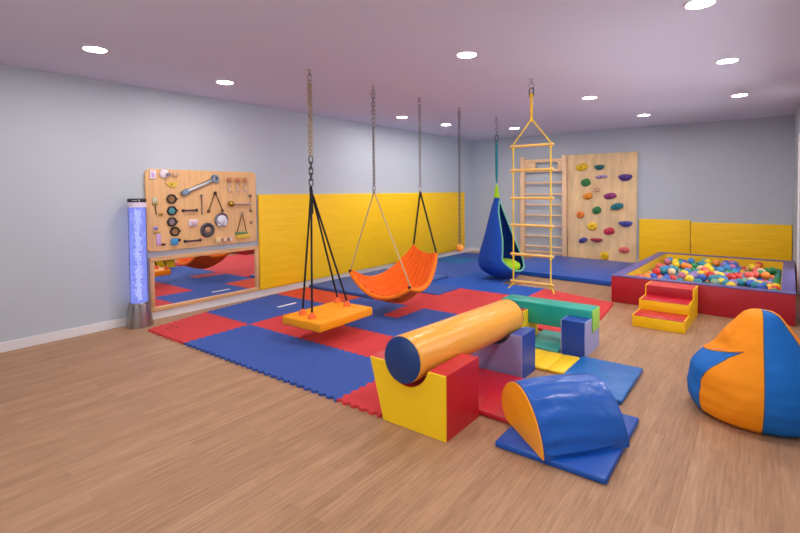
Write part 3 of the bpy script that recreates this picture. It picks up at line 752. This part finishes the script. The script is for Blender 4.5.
# rope ladder
lx, ly = 3.98, 5.258
t = thing('rope_ladder', 'yellow rope ladder with six wooden rungs hanging from the ceiling', 'ladder', (lx, ly, .42))
eye_bolt(lx, ly, t, 2.80)
ROPE = mat('yellow_rope', (240, 196, 40), .75, bump=.6, bscale=90, bdist=.004)
bm = B(); add_link(bm, (lx, ly, 2.755), .11, .055, .007, 0, 6); obj('snap_hook', bm, DARKM, t, SM)
bm = B(); add_tube(bm, [(lx-.012, ly, 2.73), (lx-.006, ly, 2.47)], .0085, 8); add_tube(bm, [(lx+.012, ly, 2.73), (lx+.006, ly, 2.47)], .0085, 8)
for z in (2.72, 2.44): add_ball(bm, (lx, ly, z), (.02, .017, .03), 10, 8)
obj('top_rope', bm, ROPE, t, SM)
RZS = [2.13, 1.84, 1.505, 1.178, .822, .49]
for sgn in (-1, 1):
    x = lx+sgn*.235
    bm = B(); add_tube(bm, [(lx, ly, 2.44), (x, ly, 2.15), (x, ly, .49), (x+sgn*.012, ly-.0, .45), (x+sgn*.055, ly-.03, .40)], .0092, 8)
    for z in RZS: add_ball(bm, (x, ly, z-.03), (.016, .016, .017), 10, 8)
    obj('side_rope', bm, ROPE, t, SM)
for z in RZS:
    bm = B(); add_tube(bm, [(lx-.272, ly, z), (lx-.268, ly, z), (lx+.268, ly, z), (lx+.272, ly, z)], [.012, .0168, .0168, .012], 12); obj('rung', bm, W_RUNG2, t, SM)

# ------------------------------------------------------------------ wall bars and climbing board
t = thing('wall_bars', 'tall pale wooden wall bars on the back wall left of the climbing board', 'wall bars', (2.0, 10.68, 0))
for x in (1.435, 2.47): obj('post', box((x, 10.60, 0), (x+.10, D-.004, 2.40), .008), W_BAR, t, SM)
bm = B()
add_box(bm, (1.535, 10.63, 2.255), (2.47, 10.66, 2.33), .004); add_box(bm, (1.535, 10.63, 2.03), (2.47, 10.66, 2.09), .004)
add_box(bm, (1.535, 10.63, 2.085), (1.82, 10.66, 2.26), .003); add_box(bm, (2.36, 10.63, 2.085), (2.47, 10.66, 2.26), .003)
obj('head_board', bm, W_RUNG, t, SM)
for z in (1.765, 1.50, 1.25, .995, .745, .50, .25, .12):
    obj('rung', tube([(1.53, 10.65, z), (2.475, 10.65, z)], .021, 10), W_RUNG, t, SM)

cb = thing('climbing_board', 'plywood climbing board with colourful holds standing against the back wall', 'climbing wall', (3.3, 10.70, 0))
bm = prism([(2.59, 0), (4.04, 0), (4.065, 2.40), (2.545, 2.40)], 10.68, 10.712, 'xz', .003, 1)
obj('panel', bm, W_PLY, cb, SM)
obj('batten', box((2.65, 10.712, .05), (2.72, D-.004, 2.35)), W_BAR, cb); obj('batten', box((3.9, 10.712, .05), (3.97, D-.004, 2.35)), W_BAR, cb)
HY = 10.68
HOLDS = [('yellow', (238, 196, 20), 2.907, 2.107, .155, .09, 'e'), ('dark teal', (30, 110, 110), 3.285, 2.114, .13, .085, 'c'), ('lilac', (185, 150, 200), 3.33, 1.885, .15, .045, 'e'),
         ('purple', (85, 55, 140), 3.828, 1.878, .165, .105, 'c'), ('green', (45, 130, 70), 2.991, 1.761, .125, .1, 'e'), ('beige', (225, 180, 140), 3.222, 1.606, .085, .08, 'k'),
         ('orange', (240, 150, 30), 3.038, 1.454, .12, .085, 'e'), ('magenta', (150, 50, 120), 3.512, 1.46, .155, .075, 'e'), ('teal', (25, 120, 135), 3.658, 1.231, .15, .10, 's'),
         ('green', (30, 120, 60), 3.234, 1.141, .11, .095, 'e'), ('orange', (235, 130, 40), 2.866, 1.033, .095, .085, 'k'), ('yellow', (248, 200, 20), 3.138, .776, .115, .10, 'o'),
         ('blue violet', (65, 75, 165), 3.836, .879, .165, .085, 'c'), ('red', (200, 40, 75), 3.499, .687, .13, .09, 'e'), ('blue', (55, 65, 150), 2.931, .454, .105, .085, 's'),
         ('crimson', (170, 40, 75), 3.23, .49, .155, .065, 'c'), ('coral pink', (228, 105, 105), 3.805, .29, .125, .075, 'e'), ('yellow', (240, 200, 25), 3.402, .137, .10, .10, 'o')]
WHERE = ['at the top left', 'at the top centre', 'near the top, under the dark teal one', 'near the top right', 'at the upper left', 'small, at the upper centre', 'under the green one on the left', 'in the middle', 'right of centre', 'in the middle, under the small beige one', 'at the left edge', 'below the middle', 'at the right edge', 'below the middle on the right', 'at the lower left', 'at the lower centre, half moon shaped', 'at the lower right', 'lowest on the board']
for k, (cn, rgb, x, z, w, h, sh) in enumerate(HOLDS):
    bm = B(); d = .10 if sh in 'cs' else .075
    r = bmesh.ops.create_uvsphere(bm, u_segments=20, v_segments=12, radius=1.)
    for v in bm.verts:
        c = v.co.copy()
        yy = -max(0, -c.y)            # only the half that faces the room
        X, Z = c.x, c.z
        if sh == 'c': Z = Z*(.55 if Z > 0 else 1.15); X *= (1-.25*max(0, -Z))
        if sh == 's': Z += .35*X; Z *= .85
        if sh in 'ok' and math.hypot(X, Z) < .42: yy *= .72
        if sh == 'e': Z += .12*math.sin(3*X)
        j = 1+.10*noise.noise(Vector((c.x*1.7+k*3, c.y, c.z*1.7)))
        v.co = Vector((x+X*w*.9*j, HY+yy*d*j, z+Z*h*.9*j))
    o = obj('climbing_hold', bm, mat('hold_%d' % k, rgb, .5, bump=.2, bscale=60, bdist=.004), cb, 1.0, label=cn+' climbing hold '+WHERE[k])
    obj('bolt', lathe([(.014, 0), (.014, .006), (0, .008)], (x, HY-d*(.74 if sh in 'ok' else 1.0)*.98, z+(.0 if sh != 'c' else -.01)), 10, Matrix.Rotation(PI/2, 4, 'X')), DARKM, o)

# ------------------------------------------------------------------ ball pit
PR = -.038
PO = Vector((4.472, 6.93, 0)); PW, PL, PH = 2.045, 3.12, .382; RW = .135
t = thing('ball_pit', 'red ball pit with violet rim and yellow inside in the right corner', 'ball pit', tuple(PO), PR)
MP = XF[t.name]
def pbox(lo, hi, bev=.01): return box(lo, hi, bev, 2)
for nm, lo, hi in (('front_wall', (0, 0, 0), (PW, RW, PH-.012)), ('back_wall', (0, PL-RW, 0), (PW, PL, PH-.012)), ('side_wall', (0, RW, 0), (RW, PL-RW, PH-.012)), ('side_wall', (PW-RW, RW, 0), (PW, PL-RW, PH-.012))):
    w = obj(nm, pbox(lo, hi), V_MATRED, t, SM, local=True)
    l2 = [lo[0]-.003, lo[1]-.003, PH-.012]; h2 = [hi[0]+.003, hi[1]+.003, PH]
    if nm == 'side_wall': l2[1] += .003; h2[1] -= .003
    obj('rim', pbox(l2, h2, .004), V_PURP, w, SM, local=True, label='violet rim')
    if nm == 'front_wall': li, hi2 = (RW, RW, .02), (PW-RW, RW+.008, PH-.014)
    elif nm == 'back_wall': li, hi2 = (RW, PL-RW-.008, .02), (PW-RW, PL-RW, PH-.014)
    elif lo[0] == 0: li, hi2 = (RW, RW+.008, .02), (RW+.008, PL-RW-.008, PH-.014)
    else: li, hi2 = (PW-RW-.008, RW+.008, .02), (PW-RW, PL-RW-.008, PH-.014)
    obj('lining', box(li, hi2), vinyl('lining_yellow', (240, 190, 20), .42), w, SM, local=True, label='yellow lining')
FZ = .135
obj('base_pad', pbox((RW+.01, RW+.01, 0), (PW-RW-.01, PL-RW-.01, FZ)), V_RED, t, SM, local=True)
# balls: a full bottom layer and scattered ones on top of it
BALLC = {'red': (214, 52, 52), 'coral': (226, 98, 88), 'orange': (240, 140, 50), 'yellow': (240, 205, 40), 'green': (40, 140, 84), 'teal': (40, 140, 158), 'sky blue': (62, 140, 200), 'blue': (52, 96, 190), 'violet': (146, 126, 186), 'cream': (224, 196, 150), 'pink': (196, 110, 138), 'sage green': (130, 168, 140)}
CN = list(BALLC); WT = [2, 3, 4, 5, 5, 5, 4, 4, 2, 2, 2, 2]
bd = .122; BR = bd/2
pos = []
rr_ = random.Random(11)
dx = bd+.002; dy = dx*math.sqrt(3)/2
ix0, ix1, iy0, iy1 = RW+.01+BR, PW-RW-.01-BR, RW+.01+BR, PL-RW-.01-BR
nx = int((ix1-ix0)/dx-.5); ny = int((iy1-iy0)/dy)
dx = (ix1-ix0)/(nx+.5); dy = (iy1-iy0)/ny
base = []
for j in range(ny+1):
    for i in range(nx+1):
        x = ix0+i*dx+(dx/2 if j % 2 else 0); y = iy0+j*dy
        if x > ix1+1e-4: continue
        base.append((x, y, FZ+BR+.002, i+1, j+1))
pos += base
top = []
cand = []
for j in range(ny):
    for i in range(nx):
        x = ix0+i*dx+(dx/2 if j % 2 else 0)+dx/2; y = iy0+j*dy+dy/3*1.0
        if x+BR < PW-RW: cand.append((x, y))
rr_.shuffle(cand)
hz = FZ+BR+math.sqrt(max(1e-4, 1.03*bd*bd-(dx*dx/4+dy*dy/9)))+.003
for x, y in cand:
    if all((x-a)**2+(y-b)**2 > (bd*1.02)**2 for a, b, *_ in top) and len(top) < 95:
        top.append((x, y, hz, 0, 0))
pos += top
BV_ = bpy.data.meshes.new('plastic_ball'); bmx = B(); bmesh.ops.create_uvsphere(bmx, u_segments=20, v_segments=14, radius=BR)
for f in bmx.faces: f.smooth = True
# faint moulding seam round the middle
for v in bmx.verts:
    if abs(v.co.z) < .02*BR: v.co.x *= 1.012; v.co.y *= 1.012
bmx.to_mesh(BV_); bmx.free()
meshes = {}
for c in CN:
    me = BV_.copy(); me.name = 'plastic_ball'; me.materials.append(mat('ball_'+c.replace(' ', '_'), BALLC[c], .35)); meshes[c] = me
lst = []
for p in pos:
    w = MP @ Vector(p[:3]); lst.append((w, p))
camp = Vector((6.19, 0, 1.6))
lst.sort(key=lambda q: (q[0]-camp).length)
cnt = {}
recs = []
for (w, p) in lst:
    c = rr_.choices(CN, WT)[0]
    recs.append((c, w, p))
def nth(k):
    return '%d%s' % (k, 'th' if 10 <= k % 100 <= 20 else {1: 'st', 2: 'nd', 3: 'rd'}.get(k % 10, 'th'))
tops = 0
for k, (c, w, z) in enumerate(recs):
    if k < 300:
        o = bpy.data.objects.new('plastic_ball', meshes[c]); C.objects.link(o); o.location = w; o.rotation_euler = (rr_.uniform(0, 6), rr_.uniform(0, 6), 0)
        if z[3]: lb = '%s pit ball, %s from left in the %s row from the front' % (c, nth(z[3]), nth(z[4]))
        else:
            tops += 1; lb = '%s ball lying on top of the others, %s nearest the camera of these' % (c, nth(tops))
        tag(o, lb, 'ball', 'plastic balls in the ball pit')
if len(recs) > 300:
    bm = B(); ms = []
    for (c, w, z) in recs[300:]:
        m_ = MATS['ball_'+c.replace(' ', '_')]
        if m_ not in ms: ms.append(m_)
        r_ = bmesh.ops.create_uvsphere(bm, u_segments=16, v_segments=10, radius=BR)
        for v in r_['verts']: v.co += w
        for f in {f for v in r_['verts'] for f in v.link_faces}: f.material_index = ms.index(m_); f.smooth = True
    o = obj('plastic_balls', bm, ms); tag(o, 'rest of the coloured plastic balls at the far back of the ball pit', 'balls', 'plastic balls in the ball pit', 'stuff')

# foam steps
t = thing('foam_steps', 'red and yellow foam steps leading up to the ball pit', 'steps', (4.975, 5.845, 0), -.03)
sw, sd = .545, .985
steps = [(0, .135), (.33, .258), (.65, .378)]
ys = [0, .33, .65, sd]
outl = [(0, 0), (sd, 0), (sd, .378), (.65, .378), (.65, .258), (.33, .258), (.33, .135), (0, .135)]
obj('side_panel', prism(outl, 0, .014, 'yz', .003, 1), V_WALLY, t, .5, local=True); obj('side_panel', prism(outl, sw-.014, sw, 'yz', .003, 1), V_WALLY, t, .5, local=True)
inn = [(.012, .0), (sd, 0), (sd, .370), (.662, .370), (.662, .250), (.342, .250), (.342, .127), (.012, .127)]
obj('core', prism(inn, .014, sw-.014, 'yz'), V_MATRED, t, .5, local=True)
for i in range(3):
    z0 = 0 if i == 0 else steps[i-1][1]-.008; z1 = steps[i][1]-.008
    obj('riser', box((.014, ys[i], z0+.001), (sw-.014, ys[i]+.012, z1), .002), V_MATRED if i == 2 else V_WALLY, t, SM, local=True, label='red riser' if i == 2 else 'yellow riser')
    obj('tread', box((.014, ys[i]+.0, z1), (sw-.014, (ys[i+1] if i < 2 else sd), z1+.008), .003), V_RED if i < 2 else vinyl('tread_red', (205, 62, 58), .5), t, SM, local=True, label='red tread')

# ------------------------------------------------------------------ bean bag
bcx, bcy = 6.165, 4.055
t = thing('bean_bag', 'large orange and blue bean bag on the wood floor by the right wall', 'bean bag', (bcx, bcy, 0))
BP = [(0, .31), (.012, .355), (.04, .392), (.09, .415), (.16, .425), (.24, .415), (.32, .385), (.40, .338), (.48, .28), (.56, .225), (.63, .172), (.68, .135), (.712, .108), (.732, .075), (.742, .03)]
def bag(a, v):
    """a azimuth, v 0..1 along the profile"""
    f = v*(len(BP)-1); i = min(len(BP)-2, int(f)); fr = f-i
    z = BP[i][0]+(BP[i+1][0]-BP[i][0])*fr; r = BP[i][1]+(BP[i+1][1]-BP[i][1])*fr
    lean = .04*(z/.74)**1.5
    # dent where people sit, on the left of the picture
    da = math.atan2(math.sin(a-(PI+.45)), math.cos(a-(PI+.45)))
    r *= 1-.17*math.exp(-(da/.55)**2)*math.exp(-((z-.475)/.075)**2)
    r *= 1+.07*math.exp(-(da/.6)**2)*math.exp(-((z-.34)/.08)**2)
    r *= 1+.018*noise.noise(Vector((math.cos(a)*1.5, math.sin(a)*1.5, z*7)))*(1 if z < .68 else .4)+.012*noise.noise(Vector((math.cos(a)*4, math.sin(a)*4, z*14)))
    return Vector((bcx+lean*.8+r*math.cos(a), bcy+lean*.2+r*math.sin(a), z))
ORB = fabric('bean_orange', (244, 146, 16), .7, .6, 8); BLB = fabric('bean_blue', (22, 106, 190), .7, .6, 8)
def clampi(v, pts):
    for (a, x), (b, y) in zip(pts, pts[1:]):
        if v <= b: return x+(y-x)*max(0, (v-a)/(b-a))
    return pts[-1][1]
def zof(v):
    f = v*(len(BP)-1); i = min(len(BP)-2, int(f)); return BP[i][0]+(BP[i+1][0]-BP[i][0])*(f-i)
vof = lambda z: next(k/400 for k in range(401) if zof(k/400) >= z)
VF, VT = vof(.40), vof(.50)      # height of the fold above the arm, at its back and its front end
def vfold(a): return VF+(VT-VF)*max(0, min(1, (a-2.75)/(4.42-2.75)))**1.5
left_edge = lambda v: clampi(zof(v), [(0, 3.86), (.26, 3.84), (.36, 3.97), (.44, 4.14), (.50, 4.42)])
S_ = lambda a: (lambda v: a)
# left seam, right seam, colour, lowest and highest point of each panel
PAN = [(S_(-1.46), S_(-.40), 'b', 0, 1), (S_(-.40), S_(.75), 'o', 0, 1), (S_(.75), S_(1.95), 'b', 0, 1), (S_(1.95), S_(2.75), 'o', 0, VF),
       (S_(2.75), left_edge, 'b', 0, 'fold'), (left_edge, S_(2*PI-1.46), 'o', 0, VT), (S_(1.95), S_(2*PI-1.46), 'o', 'fold', 1)]
NV = 56
for (f0, f1, c, v0, v1) in PAN:
    bm = B(); n = 26; rows = []
    for j in range(NV+1):
        row = []
        for k in range(n+1):
            q = k/n
            if v1 == 'fold': v = vfold(2.75+1.67*q)*j/NV
            elif v0 == 'fold': aa = f0(0)+(f1(0)-f0(0))*q; v = vfold(aa)+(1-vfold(aa))*j/NV
            else: v = v0+(v1-v0)*j/NV
            a0, a1 = f0(v), f1(v); row.append(bm.verts.new(bag(a0+(a1-a0)*q, v)))
        rows.append(row)
    for x_, y_ in zip(rows, rows[1:]):
        for k in range(n): bm.faces.new((x_[k], x_[k+1], y_[k+1], y_[k]))
    if v1 == 1:
        ct = bm.verts.new((bcx+.035, bcy+.012, .742))
        for k in range(n): bm.faces.new((rows[-1][k], rows[-1][k+1], ct))
    if v0 == 0:
        cbt = bm.verts.new((bcx, bcy, .0))
        for k in range(n): bm.faces.new((rows[0][k+1], rows[0][k], cbt))
    obj('panel', bm, ORB if c == 'o' else BLB, t, 1.3, label=('orange' if c == 'o' else 'blue')+' panel')
for (f0, f1, c, v0, v1) in PAN[:6]:
    v1 = VF if v1 == 'fold' else v1
    obj('seam', tube([tuple(bag(f0(v0+(v1-v0)*j/40), v0+(v1-v0)*j/40)) for j in range(41)], .0035, 6), fabric('seam_grey', (90, 96, 110), .8, .1, 9), t, SM)

obj('seam', tube([tuple(bag(2.75+1.67*k/40, vfold(2.75+1.67*k/40))) for k in range(41)], .008, 6), ORB, t, SM)

# ------------------------------------------------------------------ light from outside, camera, view
w = bpy.data.worlds.new('daylight'); bpy.context.scene.world = w; w.use_nodes = True
bg = w.node_tree.nodes['Background']; bg.inputs[0].default_value = (.93, .95, 1., 1); bg.inputs[1].default_value = 1.9

f, yaw, pitch, roll = 465.92, -.6332, .0265, -.0077
fwd = Vector((math.sin(yaw)*math.cos(pitch), math.cos(yaw)*math.cos(pitch), -math.sin(pitch)))
right = Vector((math.cos(yaw), -math.sin(yaw), 0)); up = right.cross(fwd)
r2 = right*math.cos(roll)+up*math.sin(roll); u2 = -right*math.sin(roll)+up*math.cos(roll)
cam = bpy.data.cameras.new('camera'); co = bpy.data.objects.new('camera', cam); C.objects.link(co)
M = Matrix.Identity(4)
for i in range(3): M[i][0], M[i][1], M[i][2] = r2[i], u2[i], -fwd[i]
M.translation = (6.19, 0, 1.6); co.matrix_world = M
cam.sensor_width = 36; cam.sensor_fit = 'HORIZONTAL'; cam.lens = f*36/800
cam.shift_x = -19.9/800; cam.shift_y = -63.14/800; cam.clip_start = .05
bpy.context.scene.camera = co
vs_ = bpy.context.scene.view_settings
vs_.view_transform = 'Standard'; vs_.look = 'None'; vs_.exposure = 1.26; vs_.gamma = 1.0; vs_.use_curve_mapping = False
